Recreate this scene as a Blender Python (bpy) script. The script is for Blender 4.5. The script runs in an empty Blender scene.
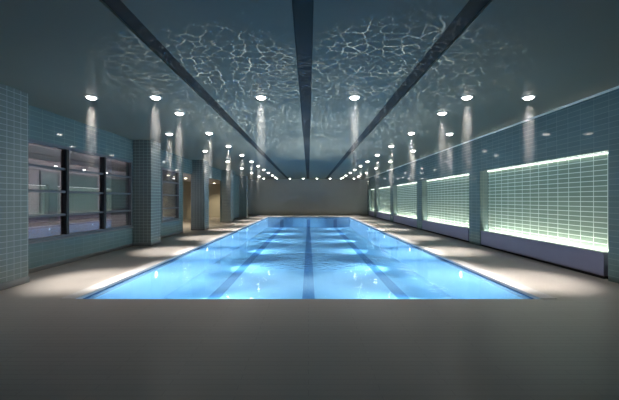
import bpy, bmesh, math, random
from mathutils import Vector, Matrix
random.seed(7)
SC = bpy.context.scene
COL = SC.collection
PI = math.pi

# ------------------------------------------------------------------ helpers
def link(o):
    COL.objects.link(o)
    return o

def box(bm, x0, x1, y0, y1, z0, z1, bevel=0.0):
    r = bmesh.ops.create_cube(bm, size=1.0)
    vs = r['verts']
    for v in vs:
        v.co.x = x0 if v.co.x < 0 else x1
        v.co.y = y0 if v.co.y < 0 else y1
        v.co.z = z0 if v.co.z < 0 else z1
    if bevel:
        es = list({e for v in vs for e in v.link_edges})
        bmesh.ops.bevel(bm, geom=es, offset=bevel, segments=2, affect='EDGES', profile=0.6)
    return bm

def quad(bm, *pts):
    bm.faces.new([bm.verts.new(p) for p in pts])

def lathe(bm, prof, n=32, mat=None, close=False):
    """revolve (r, z) points about z; optional matrix"""
    rings = []
    for r, z in prof:
        if r < 1e-6:
            rings.append([bm.verts.new((0, 0, z))])
        else:
            rings.append([bm.verts.new((r*math.cos(2*PI*k/n), r*math.sin(2*PI*k/n), z)) for k in range(n)])
    seq = list(zip(rings[:-1], rings[1:]))
    if close:
        seq.append((rings[-1], rings[0]))
    for a, b in seq:
        for k in range(n):
            j = (k+1) % n
            if len(a) == 1 and len(b) > 1:
                bm.faces.new((a[0], b[k], b[j]))
            elif len(b) == 1 and len(a) > 1:
                bm.faces.new((a[k], a[j], b[0]))
            elif len(a) > 1:
                bm.faces.new((a[k], a[j], b[j], b[k]))
    bmesh.ops.recalc_face_normals(bm, faces=bm.faces)
    if mat is not None:
        bmesh.ops.transform(bm, matrix=mat, verts=bm.verts)

def obj(name, bm, m, parent=None, smooth=False):
    me = bpy.data.meshes.new(name)
    bm.to_mesh(me); bm.free()
    me.materials.append(m)
    if smooth:
        for p in me.polygons: p.use_smooth = True
    o = bpy.data.objects.new(name, me)
    link(o)
    if parent: o.parent = parent
    return o

def struct(name, bm, m, label=None, parent=None):
    o = obj(name, bm, m, parent)
    if parent is None: o['kind'] = 'structure'
    if label: o['label'] = label
    return o

def thing(name, label, cat, loc=(0, 0, 0), group=None):
    o = bpy.data.objects.new(name, None); link(o)
    o.empty_display_size = 0.1
    o.location = loc
    tag(o, label, cat, group)
    return o

def tag(o, label, cat, group=None):
    o['label'] = label; o['category'] = cat
    if group: o['group'] = group
    return o

def copy_thing(src, label, loc):
    r = src.copy(); COL.objects.link(r)
    r.location = loc
    r['label'] = label
    for ch in list(src.children):
        if ch.type == 'LIGHT': continue
        c = ch.copy(); COL.objects.link(c); c.parent = r
        for g in ch.children:
            d = g.copy(); COL.objects.link(d); d.parent = c
    return r

ORD = ['first', 'second', 'third', 'fourth', 'fifth', 'sixth', 'seventh', 'eighth', 'ninth', 'tenth', 'eleventh', 'twelfth']

# ------------------------------------------------------------------ materials
class NT:
    def __init__(self, m):
        self.t = m.node_tree; self.n = self.t.nodes; self.l = self.t.links
    def add(self, t, **k):
        n = self.n.new(t)
        for a, b in k.items(): setattr(n, a, b)
        return n
    def lk(self, a, b): self.l.new(a, b)
    def math(self, op, a, b=None, c=None, clamp=False):
        n = self.n.new('ShaderNodeMath'); n.operation = op; n.use_clamp = clamp
        for i, v in enumerate((a, b, c)):
            if v is None: continue
            if isinstance(v, (int, float)): n.inputs[i].default_value = v
            else: self.l.new(v, n.inputs[i])
        return n.outputs[0]

def mat(name, col, rough=0.5, spec=0.5, metal=0.0, coat=0.0):
    m = bpy.data.materials.new(name); m.use_nodes = True
    p = m.node_tree.nodes['Principled BSDF']
    p.inputs['Base Color'].default_value = (*col, 1)
    p.inputs['Roughness'].default_value = rough
    p.inputs['Specular IOR Level'].default_value = spec
    p.inputs['Metallic'].default_value = metal
    p.inputs['Coat Weight'].default_value = coat
    return m

def noisy(name, c1, c2, scale, rough=0.5, spec=0.5, bump=0.0, stretch=(1, 1, 1)):
    m = mat(name, c1, rough, spec); t = NT(m); p = t.n['Principled BSDF']
    g = t.add('ShaderNodeNewGeometry'); mp = t.add('ShaderNodeMapping')
    mp.inputs['Scale'].default_value = stretch
    t.lk(g.outputs['Position'], mp.inputs[0])
    n = t.add('ShaderNodeTexNoise'); n.inputs['Scale'].default_value = scale; n.inputs['Detail'].default_value = 4
    t.lk(mp.outputs[0], n.inputs['Vector'])
    mx = t.add('ShaderNodeMix', data_type='RGBA')
    mx.inputs[6].default_value = (*c1, 1); mx.inputs[7].default_value = (*c2, 1)
    t.lk(n.outputs[0], mx.inputs[0]); t.lk(mx.outputs[2], p.inputs['Base Color'])
    if bump:
        b = t.add('ShaderNodeBump'); b.inputs['Strength'].default_value = bump; b.inputs['Distance'].default_value = 0.01
        t.lk(n.outputs[0], b.inputs['Height']); t.lk(b.outputs[0], p.inputs['Normal'])
    return m

def tile(name, c1, c2, grout, tw, th, gap, rough=0.2, spec=0.5, floor=False, bump=0.25, offset=0.0, warp=0.0):
    """rectangular tiles with light joints, laid on walls (along the wall, up) or on floors"""
    m = mat(name, c1, rough, spec); t = NT(m); p = t.n['Principled BSDF']
    g = t.add('ShaderNodeNewGeometry')
    s = t.add('ShaderNodeSeparateXYZ'); t.lk(g.outputs['Position'], s.inputs[0])
    cb = t.add('ShaderNodeCombineXYZ')
    if floor:
        t.lk(s.outputs[0], cb.inputs[0]); t.lk(s.outputs[1], cb.inputs[1])
    else:
        sn = t.add('ShaderNodeSeparateXYZ'); t.lk(g.outputs['True Normal'], sn.inputs[0])
        fx = t.math('GREATER_THAN', t.math('ABSOLUTE', sn.outputs[0]), 0.5)
        fz = t.math('GREATER_THAN', t.math('ABSOLUTE', sn.outputs[2]), 0.5)
        u = t.add('ShaderNodeMix'); t.lk(fx, u.inputs[0]); t.lk(s.outputs[0], u.inputs[2]); t.lk(s.outputs[1], u.inputs[3])
        w = t.add('ShaderNodeMix'); t.lk(fz, w.inputs[0]); t.lk(s.outputs[2], w.inputs[2]); t.lk(s.outputs[1], w.inputs[3])
        t.lk(u.outputs[0], cb.inputs[0]); t.lk(w.outputs[0], cb.inputs[1])
    b = t.add('ShaderNodeTexBrick'); b.offset = offset; b.offset_frequency = 2
    b.inputs['Scale'].default_value = 1.0
    b.inputs['Brick Width'].default_value = tw; b.inputs['Row Height'].default_value = th
    b.inputs['Mortar Size'].default_value = gap; b.inputs['Mortar Smooth'].default_value = 0.15
    b.inputs['Bias'].default_value = 0.0
    b.inputs['Color1'].default_value = (*c1, 1); b.inputs['Color2'].default_value = (*c2, 1); b.inputs['Mortar'].default_value = (*grout, 1)
    t.lk(cb.outputs[0], b.inputs['Vector'])
    t.lk(b.outputs[0], p.inputs['Base Color'])
    r = t.math('MULTIPLY_ADD', b.outputs[1], 0.4, rough); t.lk(r, p.inputs['Roughness'])
    bp = t.add('ShaderNodeBump'); bp.inputs['Strength'].default_value = bump; bp.inputs['Distance'].default_value = 0.004; bp.invert = True
    t.lk(b.outputs[1], bp.inputs['Height'])
    if warp:
        nz = t.add('ShaderNodeTexNoise'); nz.inputs['Scale'].default_value = 5.0
        t.lk(g.outputs['Position'], nz.inputs['Vector'])
        b2 = t.add('ShaderNodeBump'); b2.inputs['Strength'].default_value = warp; b2.inputs['Distance'].default_value = 0.01
        t.lk(nz.outputs[0], b2.inputs['Height']); t.lk(bp.outputs[0], b2.inputs['Normal'])
        t.lk(b2.outputs[0], p.inputs['Normal'])
    else:
        t.lk(bp.outputs[0], p.inputs['Normal'])
    return m

def glow(name, col, strength):
    m = bpy.data.materials.new(name); m.use_nodes = True
    t = NT(m); t.n.remove(t.n['Principled BSDF'])
    e = t.add('ShaderNodeEmission'); e.inputs[0].default_value = (*col, 1); e.inputs[1].default_value = strength
    t.lk(e.outputs[0], t.n['Material Output'].inputs[0])
    return m

M = {}
M['tile'] = tile('wall_tile', (.125, .168, .165), (.142, .188, .184), (.19, .235, .225), .335, .111, .005, rough=.06, spec=.22)
M['pillar_tile'] = tile('pillar_tile', (.17, .192, .182), (.185, .207, .195), (.34, .37, .345), .142, .105, .006, rough=.2, spec=.35)
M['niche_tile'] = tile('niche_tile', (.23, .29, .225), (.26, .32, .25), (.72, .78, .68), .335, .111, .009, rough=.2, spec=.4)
M['deck'] = tile('deck_tile', (.375, .34, .32), (.395, .358, .336), (.33, .30, .285), 1.2, .08, .0025, rough=.3, spec=.5, floor=True, bump=.15, offset=.5, warp=.03)
M['coping'] = noisy('coping_stone', (.50, .48, .49), (.55, .53, .535), 14, .45)
M['pool_tile'] = tile('pool_tile', (.34, .64, .90), (.36, .67, .92), (.38, .68, .90), .25, .25, .004, rough=.4, spec=.2, floor=True, bump=.0)
M['pool_wall_tile'] = tile('pool_wall_tile', (.26, .56, .86), (.28, .59, .88), (.32, .62, .88), .25, .125, .004, rough=.4, spec=.2, bump=.0)
M['band'] = tile('waterline_tile', (.015, .05, .13), (.02, .06, .15), (.03, .07, .16), .15, .15, .003, rough=.25, bump=.0)
M['lane'] = noisy('lane_tile', (.07, .22, .46), (.08, .25, .50), 20, .4, .2)
M['ceiling'] = noisy('ceiling_paint', (.172, .168, .136), (.186, .181, .147), 1.2, .55, .3)
M['slot'] = noisy('ceiling_strip_dark', (.018, .018, .018), (.022, .022, .022), 3, .6, .2)
M['backwall'] = noisy('back_wall_plaster', (.31, .315, .285), (.34, .34, .31), 2, .8, .2)
M['plaster'] = noisy('corridor_plaster', (.42, .40, .33), (.46, .43, .36), 2, .8, .2)
M['mauve'] = noisy('corridor_ceiling_paint', (.46, .42, .43), (.49, .45, .46), 2, .7, .2)
M['base'] = noisy('baseboard_stone', (.20, .20, .195), (.23, .225, .22), 6, .4)
M['frosted'] = noisy('frosted_teal_glass', (.13, .22, .205), (.15, .245, .225), 3, .25, .5)
M['trim'] = noisy('ceiling_edge_trim', (.74, .76, .74), (.78, .80, .78), 4, .5)
M['frame'] = noisy('window_frame_metal', (.11, .11, .125), (.13, .13, .145), 9, .4)
M['mullion'] = noisy('window_mullion_black', (.012, .012, .016), (.018, .018, .022), 9, .4)
M['bench'] = noisy('bench_stone', (.20, .178, .262), (.225, .20, .285), 5, .35, .5)
M['dark'] = noisy('shadow_gap_dark', (.012, .012, .014), (.016, .016, .018), 5, .7, .2)
M['white_metal'] = noisy('white_enamel', (.72, .72, .70), (.76, .76, .74), 10, .35)
M['steel'] = mat('brushed_steel', (.55, .57, .6), .3, .5, 1.0)
M['lens'] = glow('lamp_lens', (1.0, .97, .90), 16.0)
M['warm_lens'] = glow('warm_lamp_lens', (1.0, .88, .66), 7.0)
M['pool_lens'] = glow('pool_lamp_lens', (.80, .93, 1.0), 5.0)
M['led'] = glow('led_strip', (.93, 1.0, .86), 100.0)
M['led_top'] = glow('led_strip_top', (.90, 1.0, .90), 4.0)

# glass: mirror-coated window pane
def make_glass():
    m = bpy.data.materials.new('coated_glass'); m.use_nodes = True
    t = NT(m); t.n.remove(t.n['Principled BSDF'])
    tr = t.add('ShaderNodeBsdfTransparent'); tr.inputs[0].default_value = (.85, .86, .86, 1)
    gl = t.add('ShaderNodeBsdfGlossy'); gl.inputs['Roughness'].default_value = .015; gl.inputs[0].default_value = (.86, .84, .88, 1)
    f = t.add('ShaderNodeFresnel'); f.inputs[0].default_value = 2.3
    fac = t.math('MULTIPLY_ADD', f.outputs[0],   .6, .12, clamp=True)
    mx = t.add('ShaderNodeMixShader')
    t.lk(fac, mx.inputs[0]); t.lk(tr.outputs[0], mx.inputs[1]); t.lk(gl.outputs[0], mx.inputs[2])
    t.lk(mx.outputs[0], t.n['Material Output'].inputs[0])
    return m
M['glass'] = make_glass()

def make_water():
    m = bpy.data.materials.new('pool_water'); m.use_nodes = True
    t = NT(m); t.n.remove(t.n['Principled BSDF'])
    tr = t.add('ShaderNodeBsdfTransparent'); tr.inputs[0].default_value = (.66, .88, 1.0, 1)
    gl = t.add('ShaderNodeBsdfGlossy'); gl.inputs['Roughness'].default_value = .03; gl.inputs[0].default_value = (.85, .93, 1, 1)
    g = t.add('ShaderNodeNewGeometry')
    n1 = t.add('ShaderNodeTexNoise'); n1.inputs['Scale'].default_value = 2.2; n1.inputs['Detail'].default_value = 2
    n2 = t.add('ShaderNodeTexNoise'); n2.inputs['Scale'].default_value = 9; n2.inputs['Detail'].default_value = 1
    nm = t.add('ShaderNodeTexNoise'); nm.inputs['Scale'].default_value = .28; nm.inputs['Detail'].default_value = 1
    for n in (n1, n2, nm): t.lk(g.outputs['Position'], n.inputs['Vector'])
    msk = t.add('ShaderNodeMapRange'); msk.inputs[1].default_value = .5; msk.inputs[2].default_value = .68
    t.lk(nm.outputs[0], msk.inputs[0])
    sp = t.add('ShaderNodeSeparateXYZ'); t.lk(g.outputs['Position'], sp.inputs[0])
    px = t.math('DIVIDE', t.math('SUBTRACT', sp.outputs[0], .2), 2.3); py = t.math('DIVIDE', t.math('SUBTRACT', sp.outputs[1], 8.8), 1.3)
    pat = t.math('SUBTRACT', 1.0, t.math('ADD', t.math('MULTIPLY', px, px), t.math('MULTIPLY', py, py)), clamp=True)   # choppy patch
    n3 = t.add('ShaderNodeTexNoise'); n3.inputs['Scale'].default_value = 6; n3.inputs['Detail'].default_value = 1
    t.lk(g.outputs['Position'], n3.inputs['Vector'])
    h = t.math('MULTIPLY', n2.outputs[0], t.math('MULTIPLY_ADD', msk.outputs[0], .26, .03))
    h = t.math('ADD', h, t.math('MULTIPLY', n1.outputs[0], .24))
    h = t.math('ADD', h, t.math('MULTIPLY', t.math('MULTIPLY', n3.outputs[0], pat), 6.0))
    b = t.add('ShaderNodeBump'); b.inputs['Strength'].default_value = .34; b.inputs['Distance'].default_value = .10
    t.lk(h, b.inputs['Height']); t.lk(b.outputs[0], gl.inputs['Normal'])
    f = t.add('ShaderNodeFresnel'); f.inputs[0].default_value = 1.33; t.lk(b.outputs[0], f.inputs['Normal'])
    fac = t.math('MULTIPLY', f.outputs[0], .6)
    df = t.add('ShaderNodeBsdfDiffuse'); df.inputs[0].default_value = (.30, .62, .95, 1)   # faintly milky
    body = t.add('ShaderNodeMixShader'); body.inputs[0].default_value = .30
    t.lk(tr.outputs[0], body.inputs[1]); t.lk(df.outputs[0], body.inputs[2])
    mx = t.add('ShaderNodeMixShader')
    t.lk(fac, mx.inputs[0]); t.lk(body.outputs[0], mx.inputs[1]); t.lk(gl.outputs[0], mx.inputs[2])
    t.lk(mx.outputs[0], t.n['Material Output'].inputs[0])
    return m
M['water'] = make_water()

BEAM_L = 1.9
def make_haze():
    """thin lit moisture under a downlight, thinning out downwards"""
    m = bpy.data.materials.new('beam_haze'); m.use_nodes = True
    t = NT(m); t.n.remove(t.n['Principled BSDF'])
    tc = t.add('ShaderNodeTexCoord'); s = t.add('ShaderNodeSeparateXYZ'); t.lk(tc.outputs['Object'], s.inputs[0])
    d = t.math('MULTIPLY', s.outputs[2], -1.0)                       # distance below the lamp
    fade = t.math('SUBTRACT', 1.0, t.math('DIVIDE', d, BEAM_L), clamp=True)
    rr = t.math('SQRT', t.math('ADD', t.math('MULTIPLY', s.outputs[0], s.outputs[0]), t.math('MULTIPLY', s.outputs[1], s.outputs[1])))
    core = t.math('SUBTRACT', 1.0, t.math('DIVIDE', rr, .12), clamp=True)
    den = t.math('MULTIPLY', t.math('MULTIPLY', t.math('POWER', d, 1.5), t.math('POWER', fade, 1.3)), core)  # outline and fade of the light beam are put into the density
    den = t.math('MULTIPLY', den, HAZE)
    v = t.add('ShaderNodeVolumeScatter'); v.inputs['Color'].default_value = (.98, .97, .97, 1)
    t.lk(den, v.inputs['Density'])
    t.lk(v.outputs[0], t.n['Material Output'].inputs['Volume'])
    return m
HAZE = .5
M['haze'] = make_haze()

# ------------------------------------------------------------------ main measures
CH = 3.65                    # ceiling height
WL, WR, WB = -6.05, 5.9, 32.45
FRONT = -3.0
P0, P1 = 5.21, 29.75         # pool near / far inner edge
PX = 3.75                    # pool half width
CW = 0.25                    # coping width
WATER = -0.07
PF = -0.95                   # pool floor
# ------------------------------------------------------------------ setting
bm = bmesh.new()
box(bm, -9.6, 6.4, FRONT-.2, P0, -.25, 0)
box(bm, -9.6, -PX-CW, P0, P1+CW, -.25, 0)
box(bm, PX+CW, 6.4, P0, P1+CW, -.25, 0)
box(bm, -9.6, 6.4, P1+CW, WB+.2, -.25, 0)
struct('floor', bm, M['deck'])

# ceiling: panels between three recessed dark strips, then a shadow gap along the niche wall
strips = [(-2.045, .222), (-.06, .23), (1.775, .24)]
bm = bmesh.new()
xs = [-6.25]
for c, w in strips: xs += [c-w/2, c+w/2]
xs += [5.60]
for a, b in zip(xs[0::2], xs[1::2]): box(bm, a, b, FRONT-.2, WB+.2, CH, CH+.12)
box(bm, -6.25, 6.4, FRONT-.2, WB+.2, CH+.12, CH+.5)
struct('ceiling', bm, M['ceiling'])
for i, (c, w) in enumerate(strips):
    bm = bmesh.new(); box(bm, c-w/2+.001, c+w/2-.001, FRONT-.1, WB, CH+.03, CH+.119)
    struct('trim_%d' % (i+1), bm, M['slot'])
bm = bmesh.new(); box(bm, 5.585, 5.645, FRONT-.1, WB, CH-.03, CH+.10, .006)
struct('trim_4', bm, M['trim'])
bm = bmesh.new(); box(bm, 5.646, 5.899, FRONT-.1, WB, CH+.085, CH+.119)
struct('trim_5', bm, M['dark'])

# walls
bm = bmesh.new(); box(bm, -9.6, 6.4, WB, WB+.2, 0, CH+.12); struct('wall_back', bm, M['backwall'])
bm = bmesh.new(); box(bm, -9.6, 6.4, FRONT-.2, FRONT, 0, CH+.12); struct('wall_front', bm, M['backwall'])
niches = [(6.38, 11.15), (11.90, 16.88), (17.63, 22.6), (23.35, 28.3), (29.05, 31.75)]
NT_, ND = 2.575, .30
bm = bmesh.new()
box(bm, WR+ND, 6.4, FRONT, WB, 0, CH+.12)
ys = [FRONT] + [v for n in niches for v in n] + [WB]
for a, b in zip(ys[0::2], ys[1::2]): box(bm, WR, WR+ND, a, b, 0, NT_)
box(bm, WR, WR+ND, FRONT, WB, NT_, CH+.12)
struct('wall_right', bm, M['tile'])
# tiled panel at the back of each niche
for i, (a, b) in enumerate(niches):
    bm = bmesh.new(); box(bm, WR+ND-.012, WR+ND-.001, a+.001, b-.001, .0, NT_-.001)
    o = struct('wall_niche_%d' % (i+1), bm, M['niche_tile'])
# left wall with windows, openings and lintel
W1 = (6.62, 11.10); W2 = (13.35, 15.15); WZ = (.66, 2.92)
OPEN = (15.6, 22.9)
LT = 2.92
x0, x1 = WL-.2, WL
bm = bmesh.new()
box(bm, x0, x1, FRONT, OPEN[0], 0, WZ[0])
box(bm, x0, x1, FRONT, WB, WZ[1], CH+.12)
for a, b in ((FRONT, W1[0]), (W1[1], W2[0]), (W2[1], OPEN[0]), ): box(bm, x0, x1, a, b, WZ[0], WZ[1])
box(bm, x0, x1, OPEN[1], WB, 0, WZ[1])
struct('wall_left', bm, M['tile'])
for nm, a, b in (('baseboard_left', FRONT, OPEN[0]), ):
    bm = bmesh.new(); box(bm, WL, WL+.02, a, b, 0, .10, .004); struct(nm, bm, M['base'])
bm = bmesh.new(); box(bm, -6.0, WR, WB-.02, WB, 0, .08, .004); struct('baseboard_back', bm, M['base'])
# corridor behind the left wall
bm = bmesh.new(); box(bm, -9.6, -9.4, 3, 17.2, 0, 3.2); struct('wall_corridor', bm, M['mauve'])
bm = bmesh.new(); box(bm, -9.6, -9.4, 17.2, WB, 0, 3.2); struct('wall_corridor_far', bm, M['plaster'])
bm = bmesh.new(); box(bm, -9.4, x0, 29.0, 29.2, 0, 3.0); struct('wall_corridor_end', bm, M['plaster'])
bm = bmesh.new(); box(bm, -9.4, x0, 3, 3.2, 0, 3.0); struct('wall_corridor_near', bm, M['plaster'])
bm = bmesh.new(); box(bm, -9.4, x0, 3, WB, 3.0, 3.2); struct('ceiling_corridor', bm, M['mauve'])

# windows
def window(n, y0, y1, cols, label):
    r = bpy.data.objects.new('window_%d' % n, None); link(r); r.location = (WL, y0, WZ[0])
    r['kind'] = 'structure'; r['label'] = label
    W, H, fw = y1-y0, WZ[1]-WZ[0], .07
    bm = bmesh.new()
    for a in ((0, W, 0, fw), (0, W, H-fw, H), (0, fw, fw, H-fw), (W-fw, W, fw, H-fw)):
        box(bm, -.10, .015, a[0], a[1], a[2], a[3], .006)
    obj('window_frame', bm, M['frame'], r)
    cwid = W/cols
    for k in range(1, cols):
        bm = bmesh.new(); box(bm, -.11, .03, k*cwid-.042, k*cwid+.042, fw, H-fw, .006); obj('mullion', bm, M['mullion'], r)
    rh = H/4
    for k in range(cols):
        a = k*cwid+(fw if k == 0 else .042); b = (k+1)*cwid-(fw if k == cols-1 else .042)
        for j in range(1, 4):
            bm = bmesh.new(); box(bm, -.085, .0, a, b, j*rh-.025, j*rh+.025, .005); obj('rail', bm, M['frame'], r)
        for j in range(4):
            z0 = fw if j == 0 else j*rh+.025; z1 = H-fw if j == 3 else (j+1)*rh-.025
            bm = bmesh.new(); box(bm, -.056, -.05, a, b, z0, z1); obj('pane', bm, M['glass'], r)
    bm = bmesh.new(); box(bm, -.10, .05, -.03, W+.03, -.03, 0, .006); obj('window_sill', bm, M['base'], r)
window(1, *W1, 3, 'wide grey framed window of twelve panes in the tiled wall')
window(2, *W2, 1, 'narrow grey framed window beyond the second pillar')

# pillars
pill = [(4.9, 6.27), (11.15, 11.90), (16.88, 17.63), (22.6, 23.35), (28.3, 29.05)]
plab = ['teal tiled pillar at the near end of the wide window',
        'teal tiled pillar between the wide window and the narrow window',
        'dark free-standing tiled pillar just past the narrow window, second to fourth bay',
        'tiled pillar past the open bay, next to last before the back wall',
        'tiled pillar standing closest to the plain back wall']
plab[2] = 'tiled pillar just past the narrow window, with open bays on both sides'
for i, (a, b) in enumerate(pill):
    t = thing('tiled_pillar', plab[i], 'pillar', (-5.73, (a+b)/2, 0), 'tiled pillars along the window wall')
    hl = (b-a)/2
    xl = WL+.021 if i in (0, 1) else WL+.001
    if i == 2: xl = WL-.08
    bm = bmesh.new(); box(bm, xl+5.73, -5.42+5.73, -hl, hl, .12, CH-.001, .004)
    obj('shaft', bm, M['pillar_tile'], t)
    bm = bmesh.new(); box(bm, xl+5.73, -5.405+5.73, -hl-.012, hl+.012, 0, .12, .004)
    obj('plinth', bm, M['base'], t)

# ------------------------------------------------------------------ pool
t = thing('swimming_pool', 'long blue tiled swimming pool with three dark lane lines and pale stone edging', 'swimming pool', (0, P0, 0))
L = P1-P0
bm = bmesh.new(); box(bm, -PX-.2, PX+.2, -.2, L+.2, PF-.2, PF); obj('basin_floor', bm, M['pool_tile'], t)
bm = bmesh.new()
wt = WATER-.06
box(bm, -PX-.2, -PX, -.2, L+.2, PF, wt); box(bm, PX, PX+.2, -.2, L+.2, PF, wt)
box(bm, -PX, PX, -.2, 0, PF, wt); box(bm, -PX, PX, L, L+.2, PF, wt)
obj('basin_wall', bm, M['pool_wall_tile'], t)
bm = bmesh.new()
box(bm, -PX-.2, -PX, -.001, L+.2, wt, -.012); box(bm, PX, PX+.2, -.001, L+.2, wt, -.012)
box(bm, -PX, PX, L, L+.2, wt, -.012)
obj('waterline_band', bm, M['band'], t)
bm = bmesh.new(); box(bm, -PX-.2, PX+.2, -.2, -.002, wt, -.251); obj('edge_beam', bm, M['band'], t)
for x in (-2.45, 0, 2.45):
    bm = bmesh.new(); box(bm, x-.16, x+.16, 1.0, L-.002, PF, PF+.004); box(bm, x-.16, x+.16, L-.006, L-.001, PF+.004, wt-.1)
    obj('lane_line', bm, M['lane'], t)
for nm, a in (('coping', (-PX-CW, -PX+.01, 0, L+CW)), ('coping', (PX-.01, PX+CW, 0, L+CW)), ('coping', (-PX+.01, PX-.01, L-.01, L+CW))):
    bm = bmesh.new(); box(bm, a[0], a[1], a[2], a[3], -.045, .008, .006); obj(nm, bm, M['coping'], t)
bm = bmesh.new()
quad(bm, (-PX+.001, P0+.001, WATER), (PX-.001, P0+.001, WATER), (PX-.001, P1-.001, WATER), (-PX+.001, P1-.001, WATER))
o = obj('pool_water', bm, M['water']); tag(o, 'clear rippled blue water filling the swimming pool', 'water'); o['kind'] = 'stuff'

# underwater lamps
def light(name, kind, loc, energy, col, rot=(0, 0, 0), parent=None, **k):
    d = bpy.data.lights.new(name, kind); d.energy = energy; d.color = col
    for a, b in k.items(): setattr(d, a, b)
    o = bpy.data.objects.new(name, d); link(o); o.location = loc; o.rotation_euler = rot
    if parent: o.parent = parent
    return o
POOLW = 930
pproto = None
pl_y = [7.95, 11.95, 15.95, 19.95, 23.95, 27.95]
for side, word in ((-1, 'on the window side'), (1, 'on the niche side')):
    for k, y in enumerate(pl_y):
        lab = 'round underwater lamp in the pool wall %s, %s from the near end' % (word, ORD[k])
        loc = (side*(PX-.002), y, -.24)
        if pproto is None:
            pproto = thing('pool_lamp', lab, 'pool lamp', loc, 'underwater pool lamps')
            R = Matrix.Rotation(PI/2, 4, 'Y')
            bm = bmesh.new(); lathe(bm, [(.10, 0), (.10, .012), (.085, .02), (.078, .012), (.078, 0)], 28, R); obj('bezel', bm, M['steel'], pproto, True)
            bm = bmesh.new(); lathe(bm, [(.077, .004), (.06, .014), (.03, .018), (0, .019)], 28, R); obj('lens', bm, M['pool_lens'], pproto, True)
            r = pproto
        else:
            r = copy_thing(pproto, lab, loc)
        r.rotation_euler = (0, 0, 0 if side < 0 else PI)
        light('pool_lamp_light', 'SPOT', (side*(PX-.06), y, -.24), POOLW, (.86, .95, 1.0),
              Vector((-side*1.0, 0, -.07)).to_track_quat('-Z', 'Y').to_euler(), spot_size=math.radians(85), spot_blend=1.0, shadow_soft_size=.06)

# ------------------------------------------------------------------ ceiling downlights
DOWN = 900
def make_downlight(lab, loc, group, lens, haze=True):
    t = thing('downlight', lab, 'downlight', loc, group)
    bm = bmesh.new(); lathe(bm, [(.085, 0), (.125, 0), (.125, -.006), (.118, -.014), (.10, -.016), (.085, -.008)], 36, close=True)
    obj('trim_ring', bm, M['white_metal'], t, True)
    bm = bmesh.new(); lathe(bm, [(.084, -.002), (.084, -.016), (.075, -.032), (.05, -.046), (.025, -.052), (0, -.054)], 32)
    obj('lens', bm, lens, t, True)
    if haze:
        bm = bmesh.new(); lathe(bm, [(0, -.06), (.12, -.06), (.12, -BEAM_L), (0, -BEAM_L)], 20)
        obj('light_beam', bm, M['haze'], t)['label'] = 'pale misty beam of light below the lens'
    return t
dproto = None
rows = [(-4.34, [6.48, 10.1, 13.6, 17.4, 21.1, 24.7, 28.5, 31.4], 'over the walkway beside the windows'),
        (-3.06, [6.48, 7.68, 9.99, 12.4, 14.9, 17.4, 19.7, 22.2, 24.7, 27.4, 29.8, 31.4], 'above the pool edge on the window side'),
        (3.17, [6.48, 7.68, 9.99, 12.4, 14.9, 17.4, 19.7, 22.2, 24.7, 27.4, 29.8, 31.4], 'above the pool edge on the niche side'),
        (4.40, [6.48, 10.1, 13.6, 17.4, 21.1, 24.7, 28.5, 31.4], 'over the walkway beside the benches')]
spots = []
for x, zs, word in rows:
    for k, y in enumerate(zs):
        spots.append((x, y, 'bright ceiling downlight %s, %s from the near end' % (word, ORD[k]), word))
spots.append((-.95, 6.48, 'lone ceiling downlight over the water between the centre strip and window-side strip', 'pair over the water'))
spots.append((.92, 6.48, 'lone ceiling downlight over the water between the centre strip and niche-side strip', 'pair over the water'))
for k, x in enumerate((-1.8, -.5, .82, 2.1)):
    spots.append((x, 31.4, 'small ceiling downlight close to the back wall, %s of four from the window side' % ORD[k], 'along the back wall'))
for x, y, lab, word in spots:
    g = 'ceiling downlights ' + word
    if dproto is None:
        dproto = r = make_downlight(lab, (x, y, CH), g, M['lens'])
    else:
        r = copy_thing(dproto, lab, (x, y, CH)); r['group'] = g
    if y > 20:
        for c in list(r.children):
            if c.name.startswith('light_beam'): bpy.data.objects.remove(c)
    light('downlight_light', 'SPOT', (x, y, CH-.065), DOWN*(1.1 if abs(x) > 4 and y < 29 else 1), (1.0, .95, .86), (0, 0, 0), spot_size=math.radians(28 if y > 29.9 else 40), spot_blend=1.0, shadow_soft_size=.04)

    if y < 7:      # added wide fill at the near row to brighten the front deck
        light('front_deck_fill', 'SPOT', (x, y, CH-.065), 62, (1.0, .93, .86), (0, 0, 0), spot_size=math.radians(118), spot_blend=1.0, shadow_soft_size=.05)
# corridor lamps
CORR = 110
cproto = None
for k, y in enumerate([18.5, 19.35, 20.2, 21.1, 27.5]):
    lab = 'small warm corridor downlight seen past the narrow window, %s from the near end' % ORD[k] if k < 4 else 'small warm corridor downlight by the far end of the open bay'
    if cproto is None:
        cproto = make_downlight(lab, (-8.0, y, 3.0), 'warm corridor downlights', M['warm_lens'], False)
    else:
        copy_thing(cproto, lab, (-8.0, y, 3.0))
    light('corridor_light', 'SPOT', (-8.0, y, 2.93), CORR*(2 if k == 4 else 1), (1.0, .86, .60), spot_size=math.radians(130), spot_blend=.8, shadow_soft_size=.05)

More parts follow.
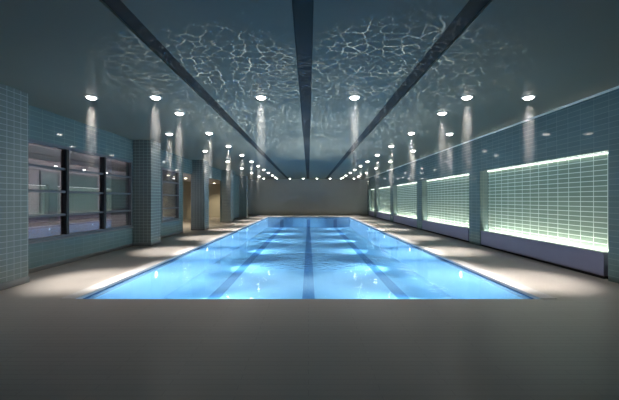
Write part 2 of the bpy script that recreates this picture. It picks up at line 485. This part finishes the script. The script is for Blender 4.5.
light('corridor_light', 'AREA', (-6.4, 11.5, 2.9), 200, (1.0, .93, .97), Vector((-1, 0, -.25)).to_track_quat('-Z', 'Y').to_euler(), shape='RECTANGLE', size=9.0, size_y=.15)  # added unseen fill without a fixture, brightens the corridor behind the panes
for k, (a, b) in enumerate([(11.3, 12.15), (12.6, 14.35), (14.8, 16.6)]):
    t = thing('glazed_screen', 'frosted teal screen on the wall behind the wide window, %s from the near end' % ORD[k], 'glass screen', (-9.39, (a+b)/2, 1.12), 'frosted screens in the corridor')
    hl = (b-a)/2
    bm = bmesh.new()
    for q in ((-hl, hl, 0, .05), (-hl, hl, 1.43, 1.48), (-hl, -hl+.05, .05, 1.43), (hl-.05, hl, .05, 1.43)): box(bm, 0, .06, *q, .004)
    obj('frame', bm, M['frame'], t)
    bm = bmesh.new(); box(bm, .01, .035, -hl+.05, hl-.05, .05, 1.43); obj('pane', bm, M['frosted'], t)
t = thing('handrail', 'dark horizontal rail below the frosted screens on the corridor wall', 'rail', (-9.39, 13, .92))
bm = bmesh.new(); box(bm, 0, .09, -6, 6, 0, .19, .02); obj('rail_board', bm, M['frame'], t)
# ------------------------------------------------------------------ niche benches and light strips
for i, (a, b) in enumerate(niches):
    g0 = .12
    t = thing('bench', 'low grey stone bench under the %s lit niche from the near end' % ORD[i] if i < 4 else 'short grey stone bench under the small lit niche by the back wall',
              'bench', (WR+.1, (a+g0+b)/2, 0), 'stone benches in the niches')
    hl = (b-a-g0)/2-.004
    bm = bmesh.new(); box(bm, -.075, .035, -hl, hl, .06, .49, .006); obj('body', bm, M['bench'], t)
    bm = bmesh.new(); box(bm, -.085, .045, -hl, hl, .49, .53, .008); obj('seat', bm, M['bench'], t)
    bm = bmesh.new(); box(bm, -.055, .03, -hl+.01, hl-.01, 0, .06); obj('plinth', bm, M['dark'], t)
    w = ORD[i]+' niche from the near end'
    t2 = thing('light_strip', 'glowing light strip behind the bench in the %s' % w, 'light strip', (WR+.178, (a+b)/2, 0), 'light strips behind the benches')
    bm = bmesh.new(); box(bm, -.02, .02, -(b-a)/2+.14, (b-a)/2-.03, .33, .345, .002); obj('diffuser', bm, M['led'], t2)
    bm = bmesh.new(); box(bm, -.024, .024, -(b-a)/2+.13, (b-a)/2-.02, 0, .33, .002); obj('support', bm, M['white_metal'], t2)
    t3 = thing('light_strip', 'thin bright light strip along the top of the %s' % w, 'light strip', (WR+.26, (a+b)/2, NT_), 'light strips at the niche tops')
    bm = bmesh.new(); box(bm, -.02, .02, -(b-a)/2+.01, (b-a)/2-.01, -.012, -.001); obj('channel', bm, M['white_metal'], t3)
    bm = bmesh.new(); box(bm, -.018, .018, -(b-a)/2+.02, (b-a)/2-.02, -.022, -.012, .002); obj('diffuser', bm, M['led_top'], t3)

# ------------------------------------------------------------------ added upward spots; the water's ripple light is drawn into their emission pattern
def ripple_light(x, y, energy, seed):
    o = light('ripple_gobo_light', 'SPOT', (x, y, .02), energy, (.84, .96, 1.0), (PI, 0, 0), spot_size=math.radians(130), spot_blend=0.0, shadow_soft_size=0)
    d = o.data; d.use_nodes = True; t = NT(d)
    e = t.n['Emission']
    tc = t.add('ShaderNodeTexCoord'); s = t.add('ShaderNodeSeparateXYZ'); t.lk(tc.outputs['Normal'], s.inputs[0])
    z = t.math('MAXIMUM', t.math('ABSOLUTE', s.outputs[2]), .05)
    u = t.math('DIVIDE', s.outputs[0], z); v = t.math('DIVIDE', s.outputs[1], z)
    c = t.add('ShaderNodeCombineXYZ'); t.lk(t.math('MULTIPLY', u, 3.6), c.inputs[0]); t.lk(t.math('MULTIPLY', v, 3.6), c.inputs[1])
    cm = t.add('ShaderNodeVectorMath', operation='ADD'); cm.inputs[1].default_value = (seed*7.3, seed*3.1, 0); t.lk(c.outputs[0], cm.inputs[0]); c = cm
    nz = t.add('ShaderNodeTexNoise'); nz.inputs['Scale'].default_value = 2.6; nz.inputs['Detail'].default_value = 2; t.lk(c.outputs[0], nz.inputs['Vector'])
    sc = t.add('ShaderNodeVectorMath', operation='SCALE'); sc.inputs['Scale'].default_value = .26; t.lk(nz.outputs['Color'], sc.inputs[0])
    ad = t.add('ShaderNodeVectorMath', operation='ADD'); t.lk(c.outputs[0], ad.inputs[0]); t.lk(sc.outputs[0], ad.inputs[1])
    vo = t.add('ShaderNodeTexVoronoi', feature='DISTANCE_TO_EDGE', voronoi_dimensions='2D'); vo.inputs['Scale'].default_value = 5.6
    t.lk(ad.outputs[0], vo.inputs['Vector'])
    ln = t.add('ShaderNodeMapRange'); ln.inputs[1].default_value = .0; ln.inputs[2].default_value = .065; ln.inputs[3].default_value = 1; ln.inputs[4].default_value = 0
    t.lk(vo.outputs['Distance'], ln.inputs[0])
    web = t.math('POWER', ln.outputs[0], 2.2)
    nb = t.add('ShaderNodeTexNoise'); nb.inputs['Scale'].default_value = 2.2; nb.inputs['Detail'].default_value = 3; t.lk(c.outputs[0], nb.inputs['Vector'])
    br = t.add('ShaderNodeMapRange'); br.inputs[1].default_value = .28; br.inputs[2].default_value = .62; t.lk(nb.outputs[0], br.inputs[0])
    web = t.math('MULTIPLY', web, br.outputs[0])
    # fade over the lit patch (ceiling metres from the centre)
    ex = t.math('DIVIDE', t.math('MULTIPLY', u, 3.6), 2.7); ey = t.math('DIVIDE', t.math('MULTIPLY', v, 3.6), 3.5)
    rad = t.math('ADD', t.math('MULTIPLY', ex, ex), t.math('MULTIPLY', ey, ey))
    fade = t.math('POWER', t.math('SUBTRACT', 1.0, rad, clamp=True), .85)
    s2 = t.math('DIVIDE', t.math('MULTIPLY', web, fade), t.math('POWER', z, 3))
    t.lk(t.math('DIVIDE', s2, 8.0), e.inputs['Strength'])
    return o
for i, (x, y, e) in enumerate([(-1.5, 7.2, 1250), (1.3, 7.0, 1250), (-1.5, 10.2, 2400), (1.4, 10.4, 2400), (-.9, 13.8, 2400), (1.2, 14.0, 2400)]):
    ripple_light(x, y, e*14, i+1)

# ------------------------------------------------------------------ world, camera, view
w = bpy.data.worlds.new('World'); SC.world = w; w.use_nodes = True
w.node_tree.nodes['Background'].inputs[0].default_value = (.02, .025, .03, 1)
cd = bpy.data.cameras.new('Camera'); cam = bpy.data.objects.new('Camera', cd); link(cam)
cam.location = (0, 0, 1.6); cam.rotation_euler = (PI/2, 0, 0)
cd.sensor_width = 36; cd.lens = 36*324/619; cd.shift_x = 1/619; cd.shift_y = -.5/619
cd.clip_start = .05
SC.camera = cam
vs = SC.view_settings
vs.view_transform = 'Standard'; vs.look = 'None'; vs.exposure = 0.4; vs.gamma = 1.0; vs.use_curve_mapping = False
cy = SC.cycles
cy.use_denoising = True; cy.use_adaptive_sampling = False; cy.max_bounces = 8; cy.diffuse_bounces = 5; cy.glossy_bounces = 4; cy.transparent_max_bounces = 16
cy.volume_bounces = 0; cy.caustics_reflective = False; cy.caustics_refractive = False; cy.sample_clamp_indirect = 2.0; cy.use_guiding = True; cy.guiding_training_samples = 32
